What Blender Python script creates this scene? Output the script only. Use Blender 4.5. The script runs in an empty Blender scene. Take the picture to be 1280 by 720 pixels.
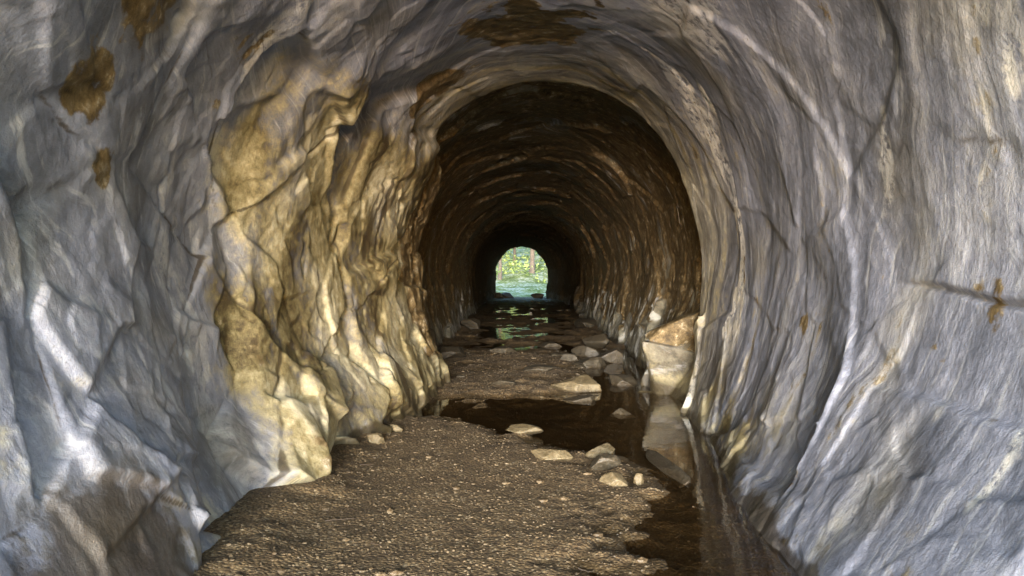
import bpy, math, random
import numpy as np
from mathutils import Vector, Euler
random.seed(4); rng=np.random.default_rng(7)
scene=bpy.context.scene
# ---------------------------------------------------------------- noise
def h3(ix,iy,iz,seed):
    n=(ix.astype(np.int64)*374761393+iy.astype(np.int64)*668265263+iz.astype(np.int64)*2147483647+seed*974711)&0xffffffff
    n=((n^(n>>13))*1274126177)&0xffffffff
    n=((n^(n>>16))*2246822519)&0xffffffff
    n=n^(n>>15)
    return (n&0xffffff)/float(0xffffff)
def vn(P,seed=0):
    f=np.floor(P); t=P-f; t=t*t*t*(t*(t*6-15)+10); i=f.astype(np.int64)
    x,y,z=i[:,0],i[:,1],i[:,2]; tx,ty,tz=t[:,0],t[:,1],t[:,2]
    def L(a,b,w): return a+(b-a)*w
    a=L(h3(x,y,z,seed),h3(x+1,y,z,seed),tx); b=L(h3(x,y+1,z,seed),h3(x+1,y+1,z,seed),tx)
    c=L(h3(x,y,z+1,seed),h3(x+1,y,z+1,seed),tx); d=L(h3(x,y+1,z+1,seed),h3(x+1,y+1,z+1,seed),tx)
    return L(L(a,b,ty),L(c,d,ty),tz)*2-1
RM=np.array(Euler((0.6,0.9,0.4)).to_matrix())
def fbm(P,oct=4,seed=0,gain=0.5,rot=True):
    s=0;a=1;tot=0;Q=P.copy()
    for k in range(oct):
        s=s+a*vn(Q,seed+k*17);tot+=a;a*=gain;Q=(Q@RM.T if rot else Q)*2.03+5.3
    return s/tot
def facet(P,seed=0,tilt=1.0,soft=.12):
    """tilted planes per Voronoi cell, blended over a narrow band at the cell borders"""
    f=np.floor(P).astype(np.int64); n=len(P)
    b1=np.full(n,9e9);b2=np.full(n,9e9);v1=np.zeros(n);v2=np.zeros(n)
    for dx in(-1,0,1):
        for dy in(-1,0,1):
            for dz in(-1,0,1):
                cx,cy,cz=f[:,0]+dx,f[:,1]+dy,f[:,2]+dz
                a=h3(cx,cy,cz,seed);b=h3(cx,cy,cz,seed+1);c=h3(cx,cy,cz,seed+2)
                vx=P[:,0]-cx-a;vy=P[:,1]-cy-b;vz=P[:,2]-cz-c
                d=vx*vx+vy*vy+vz*vz
                g=(b-.5)*2+tilt*((c-.5)*4*vx+(a-.5)*4*vy+(((a+b*3+c*7)%1)-.5)*4*vz)
                m=d<b1;m2=(~m)&(d<b2)
                b2=np.where(m,b1,np.where(m2,d,b2));v2=np.where(m,v1,np.where(m2,g,v2))
                b1=np.where(m,d,b1); v1=np.where(m,g,v1)
    e=np.sqrt(b2)-np.sqrt(b1);t=np.clip(e/soft,0,1);t=t*(2-t)
    return v1*(.5+.5*t)+v2*(.5-.5*t),e
def ss(a,b,x):
    t=np.clip((x-a)/(b-a),0,1);return t*t*(3-2*t)
# foliation frame
FN=np.array([-0.30,1.0,0.25]);FN/=np.linalg.norm(FN)
FA=np.cross(FN,[0,0,1]);FA/=np.linalg.norm(FA);FB=np.cross(FN,FA)
def fol(P,fn,fa):
    return np.stack([P@FA*fa,P@FN*fn,P@FB*fa],1)
def mesh_grid(name,V,nr,nc,mat,flip=False,smooth=True):
    r=np.arange(nr-1)[:,None]*nc;c=np.arange(nc-1)[None,:]
    a=(r+c).ravel()
    q=np.stack([a,a+1,a+nc+1,a+nc],1)
    if flip:q=q[:,::-1]
    return mesh_np(name,V,q,mat,smooth)
def mesh_np(name,V,F,mat,smooth=True):
    me=bpy.data.meshes.new(name)
    V=np.asarray(V,dtype=np.float32);F=np.asarray(F,dtype=np.int32);k=F.shape[1]
    me.vertices.add(len(V));me.vertices.foreach_set("co",V.ravel())
    me.loops.add(F.size);me.loops.foreach_set("vertex_index",F.ravel())
    me.polygons.add(len(F));me.polygons.foreach_set("loop_start",np.arange(0,F.size,k,dtype=np.int32))
    me.polygons.foreach_set("loop_total",np.full(len(F),k,dtype=np.int32))
    me.polygons.foreach_set("use_smooth",np.full(len(F),smooth))
    me.update(calc_edges=True)
    ob=bpy.data.objects.new(name,me);scene.collection.objects.link(ob)
    if mat:me.materials.append(mat)
    return ob
def setattr4(ob,name,arr):
    at=ob.data.color_attributes.new(name,'FLOAT_COLOR','POINT')
    at.data.foreach_set("color",np.ascontiguousarray(arr,dtype=np.float32).ravel())
def setvec(ob,name,arr):
    at=ob.data.attributes.new(name,'FLOAT_VECTOR','POINT')
    at.data.foreach_set("vector",np.ascontiguousarray(arr,dtype=np.float32).ravel())
# ---------------------------------------------------------------- node helper
class NB:
    def __init__(s,name):
        s.m=bpy.data.materials.new(name);s.m.use_nodes=True;s.t=s.m.node_tree;s.t.nodes.clear()
        s.out=s.n('ShaderNodeOutputMaterial');s.b=s.n('ShaderNodeBsdfPrincipled');s.l(s.b.outputs[0],s.out.inputs[0])
        s.co=s.n('ShaderNodeTexCoord').outputs['Object']
    def n(s,t,**k):
        x=s.t.nodes.new(t)
        for a,b in k.items():setattr(x,a,b)
        return x
    def l(s,a,b):s.t.links.new(a,b)
    def put(s,sock,v):
        if isinstance(v,bpy.types.NodeSocket):s.l(v,sock)
        elif v is not None:
            if isinstance(v,(tuple,list)) and len(v)==3 and sock.type=='RGBA':v=(*v,1)
            sock.default_value=v
    def noise(s,vec,scale,detail=4,rough=.55,dist=0):
        x=s.n('ShaderNodeTexNoise');s.put(x.inputs['Vector'],vec);x.inputs['Scale'].default_value=scale
        x.inputs['Detail'].default_value=detail;x.inputs['Roughness'].default_value=rough;x.inputs['Distortion'].default_value=dist
        return x.outputs['Fac']
    def math(s,op,a,b=0.0,c=None):
        x=s.n('ShaderNodeMath',operation=op);s.put(x.inputs[0],a);s.put(x.inputs[1],b)
        if c is not None:s.put(x.inputs[2],c)
        return x.outputs[0]
    def rng(s,v,a,b,c=0.0,d=1.0):
        x=s.n('ShaderNodeMapRange',interpolation_type='SMOOTHSTEP');s.put(x.inputs[0],v)
        for i,q in enumerate((a,b,c,d)):x.inputs[i+1].default_value=q
        return x.outputs[0]
    def mix(s,f,a,b,mode='MIX'):
        x=s.n('ShaderNodeMix',data_type='RGBA',blend_type=mode);s.put(x.inputs[0],f);s.put(x.inputs[6],a);s.put(x.inputs[7],b)
        return x.outputs[2]
    def ramp(s,v,pts):
        x=s.n('ShaderNodeValToRGB');s.put(x.inputs[0],v);e=x.color_ramp.elements
        while len(e)<len(pts):e.new(.5)
        for i,(p,c) in enumerate(pts):e[i].position=p;e[i].color=(*c,1)
        return x.outputs[0]
    def attr(s,name):
        x=s.n('ShaderNodeAttribute');x.attribute_name=name
        y=s.n('ShaderNodeSeparateColor');s.l(x.outputs['Color'],y.inputs[0]);return y.outputs[0],y.outputs[1],y.outputs[2],x.outputs['Alpha']
    def bump(s,h,strength,dist,prev=None):
        x=s.n('ShaderNodeBump');s.put(x.inputs['Height'],h);x.inputs['Strength'].default_value=strength;x.inputs['Distance'].default_value=dist
        if prev:s.l(prev,x.inputs['Normal'])
        return x.outputs[0]
# ---------------------------------------------------------------- tunnel rock material
m=NB("schist_rock")
br,oc,wet_shade,wh=m.attr("masks")  # third channel: damp streaks, cracks and painted shade
f1,n1,vn_,blue=m.attr("tones")
fa_=m.n('ShaderNodeAttribute');fa_.attribute_name="foliation"
f2=m.noise(fa_.outputs['Vector'],1.0,5,.66)
n2=m.noise(m.co,13,7,.72)
base=m.math('ADD',m.math('MULTIPLY',f1,.40),m.math('ADD',m.math('MULTIPLY',n1,.25),m.math('MULTIPLY',n2,.35)))
grey=m.ramp(base,[(.35,(.080,.090,.118)),(.45,(.150,.168,.222)),(.54,(.232,.254,.328)),(.65,(.38,.405,.48))])
tan=m.ramp(base,[(.35,(.055,.048,.034)),(.45,(.150,.138,.10)),(.55,(.25,.237,.18)),(.65,(.39,.37,.30))])
grey=m.mix(blue,tan,grey)
grey=m.mix(m.rng(f2,.53,.68,0,.5),grey,(.48,.50,.54))
grey=m.mix(m.math('MULTIPLY',vn_,m.rng(n2,.38,.52)),grey,(.74,.74,.72))
grey=m.mix(m.rng(f2,.33,.43,.55,0),grey,(.06,.065,.08))
mx_=m.math('ADD',m.math('MULTIPLY',n1,.45),m.math('MULTIPLY',n2,.55))
ocr=m.ramp(mx_,[(.37,(.055,.040,.018)),(.45,(.155,.128,.060)),(.54,(.28,.245,.140)),(.64,(.46,.43,.31))])
brn=m.ramp(m.math('ADD',m.math('MULTIPLY',f2,.25),m.math('MULTIPLY',n2,.75)),[(.38,(.032,.022,.011)),(.48,(.095,.069,.033)),(.56,(.170,.130,.070)),(.65,(.44,.40,.31))])
def msk(mk,a=.42,b=.58,k=.5):
    j=m.math('SUBTRACT',m.math('ADD',m.math('MULTIPLY',n2,k),m.math('MULTIPLY',f1,k)),k)
    return m.rng(m.math('ADD',mk,j),a,b)
col=m.mix(msk(oc,.2,.8,1.1),grey,ocr)
bm_=msk(br,.38,.62,1.3)
col=m.mix(bm_,col,brn)
col=m.mix(msk(wh,.35,.7,.9),col,(.46,.46,.42))
col=m.mix(m.math('MULTIPLY',msk(wet_shade,.35,.65,.8),.82),col,(.04,.029,.016))
m.l(col,m.b.inputs['Base Color'])
g=m.n('ShaderNodeSeparateXYZ');m.l(m.co,g.inputs[0]);deep=m.rng(g.outputs[1],12,30)
m.put(m.b.inputs['Roughness'],m.math('MAXIMUM',m.rng(m.math('SUBTRACT',n2,m.math('MULTIPLY',wet_shade,.3)),.15,.65,.36,.64),m.math('MULTIPLY',deep,.9)))
m.put(m.b.inputs['Specular IOR Level'],m.math('MULTIPLY',m.rng(bm_,0,1,.38,.18),m.math('SUBTRACT',1.0,m.math('MULTIPLY',deep,.95))))
bh=m.math('ADD',n2,m.math('MULTIPLY',f2,.30))
m.l(m.bump(bh,.8,.016),m.b.inputs['Normal'])
ROCK=m.m
# ---------------------------------------------------------------- loose stone materials
def stone_mat(name,c0,c1,c2,rough=(.4,.75)):
    m=NB(name)
    a=m.noise(m.co,6,5,.6);b=m.noise(m.co,45,4,.7)
    c=m.ramp(m.math('ADD',m.math('MULTIPLY',a,.6),m.math('MULTIPLY',b,.4)),[(.36,c0),(.5,c1),(.66,c2)])
    z=m.n('ShaderNodeSeparateXYZ');g=m.n('ShaderNodeNewGeometry');m.l(g.outputs['Position'],z.inputs[0])
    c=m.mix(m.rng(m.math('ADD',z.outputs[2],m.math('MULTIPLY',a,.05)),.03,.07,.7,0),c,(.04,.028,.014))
    m.l(c,m.b.inputs['Base Color']);m.put(m.b.inputs['Roughness'],m.rng(b,.3,.7,*rough))
    m.l(m.bump(m.math('ADD',a,m.math('MULTIPLY',b,.5)),.7,.02),m.b.inputs['Normal']);return m.m
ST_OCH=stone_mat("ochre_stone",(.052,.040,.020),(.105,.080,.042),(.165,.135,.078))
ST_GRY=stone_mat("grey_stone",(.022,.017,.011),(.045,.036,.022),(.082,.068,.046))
# ---------------------------------------------------------------- tunnel geometry
Y0,Y1=-0.7,43.2
ks=np.array([
 # y    xlf   xlm   xrf  xrm   zt   xc
 [-1.0,-1.16,-1.80,0.94,1.88,3.35,.10],
 [ 3.0,-1.16,-1.80,0.96,1.88,3.32,.10],
 [ 4.6,-1.20,-1.74,1.08,1.82,3.28,.12],
 [ 5.3,-1.20,-1.62,1.20,1.80,3.24,.16],
 [ 6.8,-1.22,-1.52,1.38,1.80,3.22,.22],
 [ 7.9,-1.17,-1.36,1.52,1.76,3.20,.28],
 [ 8.25,-1.17,-1.34,1.62,1.90,3.27,.28],
 [ 9.4,-1.17,-1.32,1.66,1.95,3.30,.28],
 [ 9.8,-1.30,-1.56,1.66,1.98,3.30,.28],
 [13.0,-1.36,-1.66,1.62,2.00,3.28,.25],
 [20.0,-1.34,-1.62,1.70,2.02,3.20,.24],
 [30.0,-1.50,-1.68,1.85,2.05,3.05,.22],
 [37.0,-1.50,-1.68,1.75,1.90,2.90,.12],
 [41.0,-1.36,-1.42,1.36,1.42,2.78,.0],
 [44.0,-1.34,-1.38,1.34,1.40,2.78,.0]])
def K(y,i):return np.interp(y,ks[:,0],ks[:,i])
ys=[Y0]
while ys[-1]<Y1:
    y=ys[-1];ys.append(y+(0.03 if y<2.0 else 0.0130 if y<9.5 else 0.0130+(y-9.5)*0.008))
ys=np.array(ys);nr=len(ys);nc=640
u=np.linspace(0,1,nc)
lo=.23
def profile(ys,u,grow=None):
    Y,U=np.meshgrid(ys,u,indexing='ij')
    zm=1.35
    xlf,xlm,xrf,xrm,zt,xc=[K(Y,i) for i in range(1,7)]
    th=np.pi*(1-(U-lo)/(1-2*lo))            # pi..0
    c,s=np.cos(np.clip(th,0,np.pi)),np.sin(np.clip(th,0,np.pi))
    Xu=np.where(c<0,xc+(xlm-xc)*np.abs(c)**.94*1.0,xc+(xrm-xc)*np.abs(c)**.94)
    Zu=zm+(zt-zm)*s
    sl=np.clip((lo-U)/lo,0,1);sr=np.clip((U-(1-lo))/lo,0,1)
    X=np.where(U<lo,xlm+(xlf-xlm)*sl**1.6,np.where(U>1-lo,xrm+(xrf-xrm)*sr**1.5,Xu))
    Z=np.where(U<lo,zm-(zm+.25)*sl,np.where(U>1-lo,zm-(zm+.25)*sr,Zu))
    return X,Y,Z,U
X,Y,Z,U=profile(ys,u)
P=np.stack([X,Y,Z],2)
du=np.gradient(P,axis=1);dv=np.gradient(P,axis=0)
N=np.cross(du,dv);N/=np.linalg.norm(N,axis=2,keepdims=True)+1e-9
cen=np.stack([np.full_like(X,.1)-X,np.zeros_like(X),1.4-Z],2)
sg=np.sign((N*cen).sum(2,keepdims=True));N=N*np.where(sg==0,1,sg)  # inward
Pf=P.reshape(-1,3);Nf=N.reshape(-1,3);y=Pf[:,1];z=Pf[:,2];x=Pf[:,0];uf=U.ravel()
low1=fbm(Pf*0.8,2,11);low2=fbm(Pf*2.0,2,31)
Wp=Pf+np.stack([fbm(Pf*1.1,3,51),fbm(Pf*1.1,3,61),fbm(Pf*1.1,3,71)],1)*.30
Ws=Pf+np.stack([fbm(Pf*4,3,55),fbm(Pf*4,3,65),fbm(Pf*4,3,75)],1)*.025
left=ss(.46,.30,uf);right=ss(.62,.78,uf)
base=ss(1.2,.35,z)
leftnear=left*ss(9.9,9.2,y)
inner=ss(7.9,8.3,y)
nearf=ss(2.2,5.2,y)
slab=leftnear*ss(4.0,5.0,y)
rough_amt=.14*(.6+.4*nearf)+.80*left*ss(10,9,y)*(.60+.40*nearf)+.36*base*right*(.5+.5*nearf)+.24*inner
g1,e1=facet((Ws@RM)*np.array([.95,.80,.80])+3.1,107,.85,.05)
g2,e2=facet((Ws@RM.T)*np.array([1.9,1.7,1.9]),201,1.0,.065)
g3,e3=facet((Ws@RM)*np.array([5,5,5]),301,1.0,.14)
F1=fbm(fol(Wp,5,.7),3,401,rot=False);F2=fbm(fol(Wp,15,1.1),3,421,rot=False)
d=.040*low1*(1-.7*leftnear)+.010*low2*(1-leftnear)+.012*inner*low2
d+=rough_amt*(.082*g1+.028*g2*(1-.40*slab)+.0080*g3)
d+=(.0035+.0018*right*(1-inner))*F1*(1-leftnear)*(1-.8*inner)+.0010*F2*(1-.7*leftnear)*(1-.7*inner)
d+=.0050*fbm(Pf*9,4,501,gain=.6)*(.2+rough_amt)
d-=rough_amt*(.014*np.exp(-(e1/.02)**2)+.006*np.exp(-(e2/.02)**2)*(1-.5*slab))
# left stepped recess: fracture faces turned towards the portal
zz=z-1.3
wob=.12*g1+.04*g2+.10*low1
inrec=ss(1.45,1.15,zz+.25*low2)
s1=ss(0,.24,y-(4.75+wob+.16*zz));s2=ss(0,.12,y-(6.35+wob*.8-.10*zz));s3=ss(0,.14,y-(8.3+wob))
d+=left*ss(9.75,9.45,y+wob*.6)*inrec*(-.08*ss(3.2,4.4,y)*(1-s1)+.04*s1+.09*s2+.05*s3)
d+=leftnear*.07*ss(0,.05,(-.02+.12*g1+.2*low1)-zz)*ss(5.6,7.4,y)
d+=left*ss(.75,.1,z)*.09*(.8+.5*g2)*ss(9.9,9.4,y)*ss(1.6,3.6,y)
# rock spur low on the right wall
d+=right*.34*np.exp(-((y-9.2+.3*g2)/.9)**4)*ss(1.0,.55,z+.15*g1+.15*(y-9.3))*(.8+.25*g2)
ring=8.02+.18*low1+.18*fbm(Pf*3,3,641)
d-=.10*ss(0,.06,y-ring)*(1-left*inrec)*ss(.5,1.0,z)*ss(14,9,y)
# right wall crack/ledge
cr=zz-(-.10+.10*(y-3.2)+.03*low2)
d+=right*ss(4.0,3.5,y)*ss(2.2,2.7,y)*(.022*ss(.0,.02,cr)-.025*np.exp(-(cr/.012)**2))
d+=ss(39,43,y)*.12*fbm(Pf*1.6,3,90)
V=Pf+Nf*d[:,None]
# masks
bn=fbm(Pf*2.1,4,701);bn2=fbm(Pf*5,4,711)
lx=(y-ring)
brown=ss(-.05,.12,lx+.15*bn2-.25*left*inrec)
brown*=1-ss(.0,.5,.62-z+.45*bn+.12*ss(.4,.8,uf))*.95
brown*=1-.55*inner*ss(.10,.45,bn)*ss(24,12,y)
def blob(c,r):
    dd=(Pf-np.array(c))/np.array(r);return np.exp(-(dd**2).sum(1))
pat=blob((-.10,6.2,3.2),(.42,.40,.6))+blob((.20,6.5,3.2),(.30,.30,.5))+blob((-.78,7.0,3.0),(.34,.26,.5))+1.0*blob((-1.5,3.35,2.4),(.35,.30,.22))+1.0*blob((-1.62,3.1,2.03),(.4,.16,.15))+.7*blob((.5,5.8,3.2),(.22,.3,.5))+.8*blob((-1.65,3.3,1.75),(.3,.12,.12))+.9*blob((-1.2,3.5,2.8),(.3,.2,.3))
pm=ss(.28,.90,pat*1.2+.75*bn2+.45*bn)
brown=np.maximum(brown,pm*.84)
ochre=left*ss(4.3,4.9,y+.3*bn)*ss(10.5,9.5,y)*inrec*(.74+.5*bn+.06*g1)
ochre=np.maximum(ochre,ss(.75,.1,z+.3*bn)*.62*ss(3.8,5.8,y)*ss(14,11,y))
ochre=np.maximum(ochre,(.38+.4*bn)*ss(5.0,8.0,y)*ss(9,8,y))
ochre=np.maximum(ochre,.24*ss(.5,.1,z)+.34*left*ss(.15,.5,bn+.1*low1+.25*ss(1.2,.4,z))*ss(5,4,y))
ochre=np.maximum(ochre,.24*ss(.3,.6,bn)*(1-inner))
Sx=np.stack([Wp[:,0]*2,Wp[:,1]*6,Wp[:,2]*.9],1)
seep_shade=.85*ss(.16,.45,fbm(Sx,4,801,rot=False))*leftnear*ss(5.2,6.3,y)*inrec
seep_shade=np.maximum(seep_shade,.85*ss(.16,.02,z+.1*bn))
seep_shade=np.maximum(seep_shade,.95*left*ss(3.7,2.7,y)*ss(.85,.15,z+.3*bn))  # corner shade painted low on the left wall near the camera
seep_shade=np.maximum(seep_shade,.5*right*ss(.30,.05,z+.15*bn))
seep_shade=np.maximum(seep_shade,.4*ss(.25,.55,fbm(Sx,3,811,rot=False))*ss(10,12,y)*(1-ss(0,1,z-2)))
crk=np.maximum(np.exp(-(e1/.016)**2)*(.35+.4*leftnear),np.exp(-(e2/.018)**2)*(.12+.35*leftnear))*ss(-.35,.2,bn)
seep_shade=np.maximum(seep_shade,.95*crk*(1-.5*inner))
seep_shade=np.maximum(seep_shade,.9*ss(16,36,y))  # far walls painted darker as shade, holding down skylight from the exit
seep_shade=np.maximum(seep_shade,.42*ss(.5,1,pm))
white=ss(.05,.45,fbm(Sx*np.array([1,.7,1]),4,821,rot=False))*ss(1.3,.7,z)*ss(8.3,9.5,y)*.95*ss(34,20,y)
white=np.maximum(white,.45*ss(.35,.6,F2+.3*bn)*inner)
white=np.maximum(white,.30*ss(.3,.5,fbm(Sx*1.2,4,831,rot=False))*leftnear*ss(6,7,y))
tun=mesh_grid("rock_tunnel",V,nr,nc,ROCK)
setattr4(tun,"masks",np.stack([brown,ochre,seep_shade,white],1))
veins=ss(.30,.40,fbm(fol(Wp,3.6,.55),3,851,rot=False)+.15*bn2)*(.35+.65*ss(.1,.3,bn))*(1-.6*leftnear)
bluem=np.clip(ss(8.4,5.6,y)*(1.0+.9*bn)-.2*ss(.8,.1,z),0,1)  # bluish daylight on the near rock, put into its colour
setattr4(tun,"tones",np.stack([.5+.5*fbm(fol(Wp,6,.8),4,861,rot=False)*(1-.4*leftnear)+.05*g1*leftnear-.09*leftnear*ss(4.6,3.2,y),.5+.5*fbm(Pf*2,4,871),veins,bluem],1))  # left wall toned down towards the camera, edge shade in the colour
inn=inner[:,None];lfn=leftnear[:,None]
setvec(tun,"foliation",(fol(Wp,24,1.8)*(1-lfn)+fol(Wp,16,3.5)*lfn)*(1-inn)+fol(Wp,9,5)*inn)
# ---------------------------------------------------------------- hill around the tunnel with its two portals
rowsy=[(Y1-.02,1.0),(Y1+.05,1.08),(Y1-.3,1.12),(Y1-2,1.2),(36,1.25),(22,1.35),(8,1.4),(1.6,1.4),(.0,1.3),(Y0-.1,1.25),(Y0-.05,1.1),(Y0+.02,1.0)]
yy=[];sc=[]
for a,b in zip(rowsy[:-1],rowsy[1:]):
    for t in np.linspace(0,1,9)[:-1]:
        yy.append(a[0]+(b[0]-a[0])*t);sc.append(a[1]+(b[1]-a[1])*t)
yy.append(rowsy[-1][0]);sc.append(1.0)
yy=np.array(yy);sc=np.array(sc)[:,None]
hu=np.linspace(0,1,90)
hx,hy,hz,_=profile(yy,hu)
hx=hx*(1+(sc-1)*(2.2+6*np.clip(1-hz/3,0,1)));hz=np.where(hz>0,hz*sc*1.02,hz)
HP=np.stack([hx,hy,hz],2).reshape(-1,3)
amp=np.clip((np.repeat(sc,90,1).ravel()-1)*1.2,0,.4)[:,None]
HP=HP+amp*np.stack([fbm(HP*.5,4,5),fbm(HP*.5,4,6),fbm(HP*.5,4,8)],1)*np.array([.9,.5,.9])
hill=mesh_grid("rocky_hill",HP,len(yy),90,ROCK)
setattr4(hill,"masks",np.tile([0,.4,.1,0],(len(HP),1)))
setattr4(hill,"tones",np.stack([.5+.5*fbm(HP,3,3),.5+.5*fbm(HP*2,3,4),0*HP[:,0],.3+0*HP[:,0]],1))
setvec(hill,"foliation",fol(HP,12,1))
# ---------------------------------------------------------------- floor
def floor_h(Q):
    X,Y=Q[:,0],Q[:,1];P3=np.stack([X,Y,np.zeros_like(X)],1)
    a=fbm(P3*1.6,3,900);b=fbm(P3*5,4,910);c=fbm(P3*22,3,920)
    land=.045;dep=.026
    edge=np.interp(Y,[0,3.4,4.4,5.1,5.8,6.4,7.0,7.6],[.34,.36,.54,.66,.45,.05,-.6,-1.3])
    near=ss(-.34,.34,edge+.25*a+.25*b-X)
    bar=ss(7.7,9.3,Y+.8*a+.6*b-.35*(X-.3))*ss(1.25,.55,X+.2*a+.15*b+ .03*(Y-9))*ss(15.2,12.8,Y+.5*a)
    far=ss(13.5,15,Y)*np.clip(.50+.95*a+.4*b,0,1)*.8
    far=np.maximum(far,ss(30,36,Y))
    L=np.maximum(np.maximum(near,bar*.8),far)
    w=1-.75*near
    h=-dep+L*(land+dep)+(.026*a+.026*b)*w+.0025*c
    h+=.05*ss(1.0,1.5,np.abs(X-.1)+.2*b)*L*ss(3,2,np.abs(X))
    return h,L
fy=[-1.0]
while fy[-1]<44.5:
    q=fy[-1];fy.append(q+(.05 if q<2.5 else .016 if q<9 else .016+(q-9)*.008))
fy=np.array(fy);fx=np.linspace(-2.3,2.6,300)
FX,FY=np.meshgrid(fx,fy);Q=np.stack([FX.ravel(),FY.ravel()],1)
hh,LL=floor_h(Q)
m=NB("wet_gravel_sand")
a=m.noise(m.co,3.0,4,.6);b=m.noise(m.co,30,5,.7)
v=m.n('ShaderNodeTexVoronoi');m.l(m.co,v.inputs['Vector']);v.inputs['Scale'].default_value=60
v1=v.outputs['Distance'];vs=m.n('ShaderNodeSeparateColor');m.l(v.outputs['Color'],vs.inputs[0])
c=m.ramp(m.math('ADD',m.math('MULTIPLY',a,.35),m.math('MULTIPLY',vs.outputs[0],.65)),[(.14,(.048,.030,.013)),(.45,(.140,.091,.040)),(.75,(.215,.150,.074)),(.92,(.42,.34,.22))])
c=m.mix(m.rng(v1,.30,.70,0,.6),c,(.040,.025,.012))
c=m.mix(m.rng(a,.34,.52,.55,0),c,(.065,.041,.018))
g=m.n('ShaderNodeSeparateXYZ');m.l(m.co,g.inputs[0])
dry=m.rng(m.math('ADD',g.outputs[2],m.math('MULTIPLY',m.math('SUBTRACT',b,.5),.02)),.004,.04)
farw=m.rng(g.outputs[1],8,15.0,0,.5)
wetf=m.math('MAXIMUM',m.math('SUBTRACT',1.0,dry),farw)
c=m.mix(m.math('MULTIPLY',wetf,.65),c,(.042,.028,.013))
c=m.mix(m.rng(g.outputs[1],18,34,0,.8),c,(.03,.022,.012))  # far floor darkened as painted shade against the exit glow
m.l(c,m.b.inputs['Base Color']);m.put(m.b.inputs['Roughness'],m.rng(wetf,0,1,.85,.5));m.put(m.b.inputs['Specular IOR Level'],m.rng(g.outputs[1],15,30,.5,.15))
m.l(m.bump(m.math('ADD',m.math('MULTIPLY',v1,-1.0),m.math('MULTIPLY',b,.3)),.7,.010),m.b.inputs['Normal'])
SAND=m.m
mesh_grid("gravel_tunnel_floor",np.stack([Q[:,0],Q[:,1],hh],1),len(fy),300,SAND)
# water
m=NB("shallow_water");m.t.nodes.remove(m.b)
tr=m.n('ShaderNodeBsdfTransparent');tr.inputs[0].default_value=(.80,.73,.62,1)
gl=m.n('ShaderNodeBsdfGlossy');gl.inputs['Roughness'].default_value=.03
fr=m.n('ShaderNodeFresnel');fr.inputs[0].default_value=1.33
bp=m.bump(m.noise(m.co,5,2,.5),.10,.02);m.l(bp,gl.inputs['Normal']);m.l(bp,fr.inputs['Normal'])
mx=m.n('ShaderNodeMixShader');m.l(m.math('MINIMUM',fr.outputs[0],.6),mx.inputs[0]);m.l(tr.outputs[0],mx.inputs[1]);m.l(gl.outputs[0],mx.inputs[2]);m.l(mx.outputs[0],m.out.inputs[0])
WATER=m.m
mesh_np("water",[[-2.2,-.6,0],[2.5,-.6,0],[2.5,36,0],[-2.2,36,0]],[[0,1,2,3]],WATER,False)
# ---------------------------------------------------------------- stones
import bmesh
def ico(sub):
    bm=bmesh.new();bmesh.ops.create_icosphere(bm,subdivisions=sub,radius=1)
    V=np.array([v.co[:] for v in bm.verts]);F=np.array([[v.index for v in f.verts] for f in bm.faces]);bm.free();return V,F
I5=ico(5);I2=ico(2);I1=ico(1)
def shape(V,seed,cuts=15,lo_=.42,hi_=.8):
    r=np.full(len(V),1.0);rs=np.random.default_rng(seed)
    for k in range(cuts):
        n=rs.normal(size=3);n/=np.linalg.norm(n);dd=rs.uniform(lo_,hi_)
        t=V@n;r=np.where(t*r>dd,dd/np.maximum(t,1e-3),r)
    W=V*r[:,None]
    W*=(1+.05*fbm(V*2+seed,3,seed)+.02*fbm(V*9,3,seed+3))[:,None]
    return W
def stone(name,loc,dims,seed,mat,rz=0,ry=0,rx=0):
    W=shape(I5[0],seed);W=W/ (W.max(0)-W.min(0))*np.array(dims)
    o=mesh_np(name,W,I5[1],mat);o.location=loc;o.rotation_euler=(rx,ry,rz);return o
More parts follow.
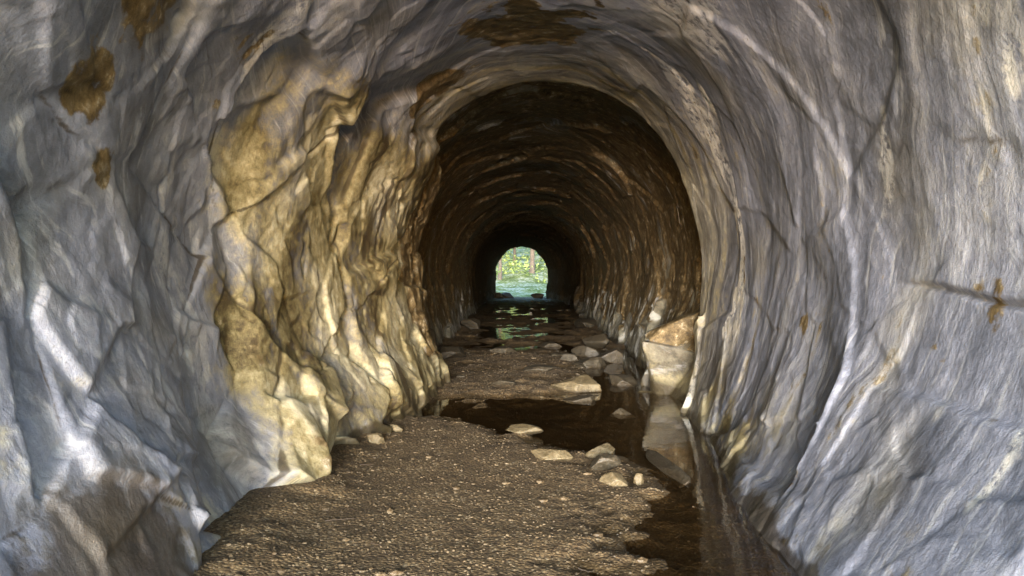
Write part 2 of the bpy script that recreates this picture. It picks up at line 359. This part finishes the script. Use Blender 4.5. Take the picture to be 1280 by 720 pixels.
S=[
 ((.60,8.95),(.64,.46,.28),"boulder",ST_OCH),((.62,8.3),(.34,.24,.11),"reflection_slab",ST_GRY),
 ((.21,5.50),(.29,.16,.11),"reflection_slab",ST_OCH),((-.01,6.45),(.30,.2,.09),"reflection_slab",ST_OCH),
 ((.57,5.60),(.21,.17,.12),"reflection_slab",ST_OCH),((.52,5.18),(.21,.15,.13),"reflection_slab",ST_GRY),
 ((.56,4.80),(.17,.10,.10),"reflection_slab",ST_OCH),((.72,4.9),(.07,.06,.09),"reflection_slab",ST_OCH),
 ((.99,11.4),(.48,.35,.24),"boulder",ST_GRY),((1.36,11.9),(.5,.4,.34),"boulder",ST_GRY),
 ((1.05,12.8),(.5,.4,.22),"boulder",ST_GRY),((.72,12.0),(.3,.3,.13),"reflection_slab",ST_GRY),
 ((1.2,9.6),(.34,.4,.18),"boulder",ST_GRY),((.98,5.35),(.13,.95,.09),"reflection_slab",ST_GRY),  # the long thin slab is added in place of a reflection on the water
 ((-1.22,9.9),(.55,.7,.85),"boulder",ST_GRY),((-1.10,12.1),(.6,.9,.26),"boulder",ST_GRY),
 ((-1.08,5.95),(.16,.12,.10),"reflection_slab",ST_OCH),((-1.02,6.4),(.14,.12,.08),"reflection_slab",ST_OCH),
 ((.2,10.6),(.5,.3,.10),"reflection_slab",ST_GRY),((1.35,14.2),(.5,.5,.3),"boulder",ST_GRY),((-.2,9.2),(.3,.2,.07),"reflection_slab",ST_GRY),((.95,7.5),(.26,.2,.10),"reflection_slab",ST_GRY),
 ((1.55,19.5),(.6,1,.35),"boulder",ST_GRY),((-1.2,19),(.5,.9,.3),"boulder",ST_GRY),((.5,14.5),(.5,.4,.16),"reflection_slab",ST_GRY),((-.3,13.2),(.5,.3,.12),"reflection_slab",ST_GRY),
 ((.9,42.3),(.7,.6,.3),"boulder",ST_GRY),((-.8,42.6),(.9,.6,.35),"boulder",ST_GRY),((-1.2,41),(.6,.6,.4),"boulder",ST_GRY),
]
for i,((sx,sy),dm,nm,mt) in enumerate(S):
    h=float(floor_h(np.array([[sx,sy]]))[0][0])
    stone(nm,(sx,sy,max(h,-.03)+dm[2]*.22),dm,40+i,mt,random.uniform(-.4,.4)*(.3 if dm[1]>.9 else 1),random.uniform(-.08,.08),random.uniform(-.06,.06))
NP=20000
gy=2.6+rng.random(NP)**1.7*11;gx=rng.uniform(-1.7,1.9,NP)
hq,Lq=floor_h(np.stack([gx,gy],1))
keep=(Lq>.35)|(rng.random(NP)<.10)
gx,gy,hq=gx[keep],gy[keep],hq[keep];n=len(gx)
sz=.0025+.007*rng.random(n)**2.4+.022*(rng.random(n)<.005)*rng.random(n)
Vb,Fb=I1
jit=1+.35*(rng.random((n,len(Vb)))-.5)
ax=np.stack([rng.uniform(.8,1.5,n),rng.uniform(.7,1.2,n),rng.uniform(.4,.8,n)],1)
VV=Vb[None]*jit[:,:,None]*ax[:,None,:]*sz[:,None,None]
VV+=np.stack([gx,gy,hq+sz*.3],1)[:,None,:]
FF=Fb[None]+(np.arange(n)*len(Vb))[:,None,None]
PEB=stone_mat("pebble_stone",(.042,.028,.014),(.098,.068,.035),(.17,.13,.078))
mesh_np("gravel",VV.reshape(-1,3),FF.reshape(-1,3),PEB,False)
n=40
sd=rng.random(n)<.25;ry_=9.5+rng.random(n)**1.2*28
xx=np.where(sd,K(ry_,1)+.1+rng.random(n)**2*.5,K(ry_,3)-.1-rng.random(n)**1.3*1.3)
hq,_=floor_h(np.stack([xx,ry_],1));sz=.04+.12*rng.random(n)**2.0
Vb,Fb=I2;VV=[]
for i in range(n):
    VV.append(shape(Vb,900+i%37)*np.array([rng.uniform(.8,1.4),rng.uniform(.8,1.3),rng.uniform(.3,.5)])*sz[i]+np.array([xx[i],ry_[i],hq[i]+sz[i]*.1]))
mesh_np("rubble",np.concatenate(VV),(Fb[None]+(np.arange(n)*len(Vb))[:,None,None]).reshape(-1,3),ST_GRY,False)
TW=NB("dead_wood");TW.b.inputs['Base Color'].default_value=(.035,.022,.012,1);TW.b.inputs['Roughness'].default_value=.7
tv=[];tf=[]
for (ax_,ay,an,ln) in[(-1.0,4.05,.2,.16),(-.86,4.2,2.4,.10),(.14,3.62,1.2,.07),(.25,3.5,-.4,.06),(-.5,4.9,.8,.07),(-1.05,5.2,.3,.10),(.35,6.1,.1,.12),(-.7,3.7,-.6,.08)]:
    b0=len(tv)
    for k in range(5):
        t=k/4;px=ax_+math.cos(an)*ln*t+random.uniform(-.006,.006);py=ay+math.sin(an)*ln*t
        pz=float(floor_h(np.array([[px,py]]))[0][0])+.006+random.uniform(0,.006);r=.004*(1-.6*t)
        for j in range(5):tv.append((px+math.sin(an)*r*math.cos(j*1.257),py-math.cos(an)*r*math.cos(j*1.257),pz+r*math.sin(j*1.257)))
    for k in range(4):
        for j in range(5):tf.append((b0+k*5+j,b0+k*5+(j+1)%5,b0+k*5+5+(j+1)%5,b0+k*5+5+j))
mesh_np("twigs",tv,tf,TW.m)
# ---------------------------------------------------------------- outside ground
m=NB("forest_ground")
a=m.noise(m.co,.8,5,.6);b=m.noise(m.co,6,5,.7)
c=m.ramp(m.math('ADD',m.math('MULTIPLY',a,.5),m.math('MULTIPLY',b,.5)),[(.36,(.05,.045,.025)),(.44,(.09,.12,.035)),(.50,(.17,.19,.07)),(.57,(.38,.37,.30))])
m.l(c,m.b.inputs['Base Color']);m.b.inputs['Roughness'].default_value=.9;m.b.inputs['Specular IOR Level'].default_value=.1;m.l(m.bump(b,.8,.1),m.b.inputs['Normal'])
gy=np.concatenate([np.linspace(-400,-12,20),np.linspace(-10,-1,12),np.linspace(0,42,8),np.linspace(43,100,130),np.linspace(104,600,40)])
gxs=np.concatenate([np.linspace(-400,-24,20),np.linspace(-20,20,90),np.linspace(24,400,20)])
GX,GY=np.meshgrid(gxs,gy)
gz=np.where(GY<-1,(GY+1)*.35,0)-.25*ss(44.6,43.2,GY)
gz=np.where(GY<-60,-20.6,gz)
gz=gz+ss(44,62,GY)*.7+np.clip(GY-62,0,120)*.16
P3=np.stack([GX.ravel(),GY.ravel(),0*GX.ravel()],1)
gz=gz.ravel()+.35*fbm(P3*.4,4,70)*ss(44,52,P3[:,1])+.12*fbm(P3*1.5,3,77)*ss(43.5,46,P3[:,1])
def gheight(x,y):
    i=np.abs(gy-y).argmin();j=np.abs(gxs-x).argmin();return gz.reshape(GX.shape)[i,j]
mesh_grid("ground",np.stack([P3[:,0],P3[:,1],gz],1),len(gy),len(gxs),m.m)
# ---------------------------------------------------------------- trees
def leafmat(name,c0,c1):
    m=NB(name);a=m.noise(m.co,1.6,2,.6);c=m.ramp(a,[(.35,c0),(.65,c1)])
    d=m.n('ShaderNodeBsdfDiffuse');m.l(c,d.inputs[0]);m.l(d.outputs[0],m.out.inputs[0]);return m.m
LEAF=leafmat("leaves",(.06,.095,.02),(.19,.23,.07))
m=NB("bark");a=m.noise(m.co,9,5,.7);m.l(m.ramp(a,[(.35,(.05,.038,.030)),(.65,(.13,.105,.085))]),m.b.inputs['Base Color']);m.b.inputs['Roughness'].default_value=.9
BARK=m.m
def tube(pts,rad,ns=8):
    V=[];F=[];n=len(pts);pts=np.array(pts)
    for i in range(n):
        t=pts[min(i+1,n-1)]-pts[max(i-1,0)];t/=np.linalg.norm(t)
        a=np.cross(t,[.3,.9,.1]);a/=np.linalg.norm(a);b=np.cross(t,a)
        for j in range(ns):
            an=2*math.pi*j/ns;V.append(pts[i]+rad[i]*(math.cos(an)*a+math.sin(an)*b))
    for i in range(n-1):
        for j in range(ns):F.append((i*ns+j,i*ns+(j+1)%ns,(i+1)*ns+(j+1)%ns,(i+1)*ns+j))
    return V,F
def leaves(cent,n,spread,size,rs):
    c=np.array(cent)[rs.integers(0,len(cent),n)]+rs.normal(size=(n,3))*spread
    a=rs.normal(size=(n,3));a/=np.linalg.norm(a,axis=1,keepdims=True);b=np.cross(a,rs.normal(size=(n,3)));b/=np.linalg.norm(b,axis=1,keepdims=True)
    s=size*rs.uniform(.6,1.3,(n,1))
    V=np.stack([c-a*s,c-b*s*.5,c+a*s,c+b*s*.5],1).reshape(-1,3);return V,np.arange(4*n).reshape(-1,4)
def tree_parts(seed,H):
    rs=np.random.default_rng(seed);V=[];F=[]
    def add(p,r,ns=8):
        v,f=tube(p,r,ns);o=len(V);V.extend(v);F.extend([tuple(i+o for i in q) for q in f])
    tr=[(math.sin(k*.7+seed)*.10*k/4,math.cos(k*.9+seed)*.1*k/4,H*k/10-.2*(k==0)) for k in range(11)]
    add(tr,[.17*(1-k/11.5)+(.06 if k==0 else 0) for k in range(11)]);tips=[]
    for k in range(22):
        t=rs.uniform(.30,.97);b=np.array(tr[int(t*10)])*(1-(t*10)%1)+np.array(tr[min(int(t*10)+1,10)])*((t*10)%1)
        an=rs.uniform(0,6.28);L=H*.26*(1.15-t)*rs.uniform(.7,1.2);pts=[b+np.array([math.cos(an)*L*s,math.sin(an)*L*s,L*(.35*s-.1*s*s)]) for s in(0,.35,.7,1)]
        add(pts,[.05*(1.2-t),.035*(1.2-t),.02*(1.2-t),.008],5);tips+=[pts[1],pts[2],pts[3],pts[3]]
    return V,F,tips,rs
def make_tree(meshes,loc,rz,s):
    e=bpy.data.objects.new("forest_tree",None);scene.collection.objects.link(e)
    e.location=loc;e.rotation_euler=(0,0,rz);e.scale=(s,s,s)
    for nm,me in zip(("trunk","crown"),meshes):
        o=bpy.data.objects.new(nm,me);scene.collection.objects.link(o);o.parent=e
TM=[]
for sd in(1,2,3):
    V_,F_,tips,rs=tree_parts(sd,9.0)
    a=mesh_np("trunk",V_,F_,BARK);lv,lf=leaves(tips,2600,.33,.16,rs);b=mesh_np("crown",lv,lf,LEAF,False)
    TM.append((a.data,b.data));bpy.data.objects.remove(a);bpy.data.objects.remove(b)
TP=[(-1.7,63),(.85,66),(2.9,64),(-.6,72),(2.1,76),(-3.2,70),(.2,84),(3.9,72),(-2.1,88),(1.5,94),(-4.8,80),(4.9,86),(-1.0,102),(3.1,104),(-6.5,66),(7,64),
 (-4.4,48),(4.6,49),(-4.0,54),(4.2,55),(-7.5,51),(7.6,53)]  # this row: unseen trees added beside the exit to screen the sky
for i,(tx,ty) in enumerate(TP):
    make_tree(TM[i%3],(tx,ty,gheight(tx,ty)-.1),i*1.7,random.uniform(.9,1.3)*(1.25 if i>15 else 1))
cs=[];rs=np.random.default_rng(5)
for k in range(300):
    bx=rs.uniform(-7,7);by=rs.uniform(62,118);cs.append((bx,by,gheight(bx,by)+rs.uniform(0,.4)+ (rs.random()<.3)*rs.uniform(0,2.6)))
lv,lf=leaves(cs,13000,.40,.13,rs)
mesh_np("undergrowth",lv,lf,leafmat("fern_leaves",(.10,.15,.04),(.30,.34,.13)),False)
# ---------------------------------------------------------------- light
SE,SAZ=math.radians(5),math.radians(-3.0)   # low, broad light from behind the camera
dirv=Vector((math.sin(-SAZ)*math.cos(SE),math.cos(SAZ)*math.cos(SE),-math.sin(SE)))
sl=bpy.data.lights.new("sun",'SUN');sl.energy=18;sl.angle=math.radians(21);sl.color=(1,.985,.965)
so=bpy.data.objects.new("sun",sl);scene.collection.objects.link(so);so.rotation_euler=dirv.to_track_quat('-Z','Y').to_euler()
wd=bpy.data.worlds.new("World");scene.world=wd;wd.use_nodes=True
t=wd.node_tree;sk=t.nodes.new('ShaderNodeTexSky');sk.sky_type='NISHITA';sk.sun_disc=False
sk.sun_elevation=SE;tosun=-dirv;sk.sun_rotation=math.atan2(tosun.x,tosun.y);sk.ozone_density=2.0;sk.dust_density=.4
t.links.new(sk.outputs[0],t.nodes['Background'].inputs[0]);t.nodes['Background'].inputs[1].default_value=3.1
# ---------------------------------------------------------------- camera
cd=bpy.data.cameras.new("camera");cd.lens=36*1005/1280;cd.sensor_width=36;cd.clip_end=2000;cd.clip_start=.05
co=bpy.data.objects.new("camera",cd);scene.collection.objects.link(co);co.location=(0,0,1.3)
co.rotation_euler=(math.radians(90-.97),0,math.radians(.68));scene.camera=co
scene.view_settings.view_transform='Standard';scene.view_settings.look='None';scene.view_settings.exposure=0
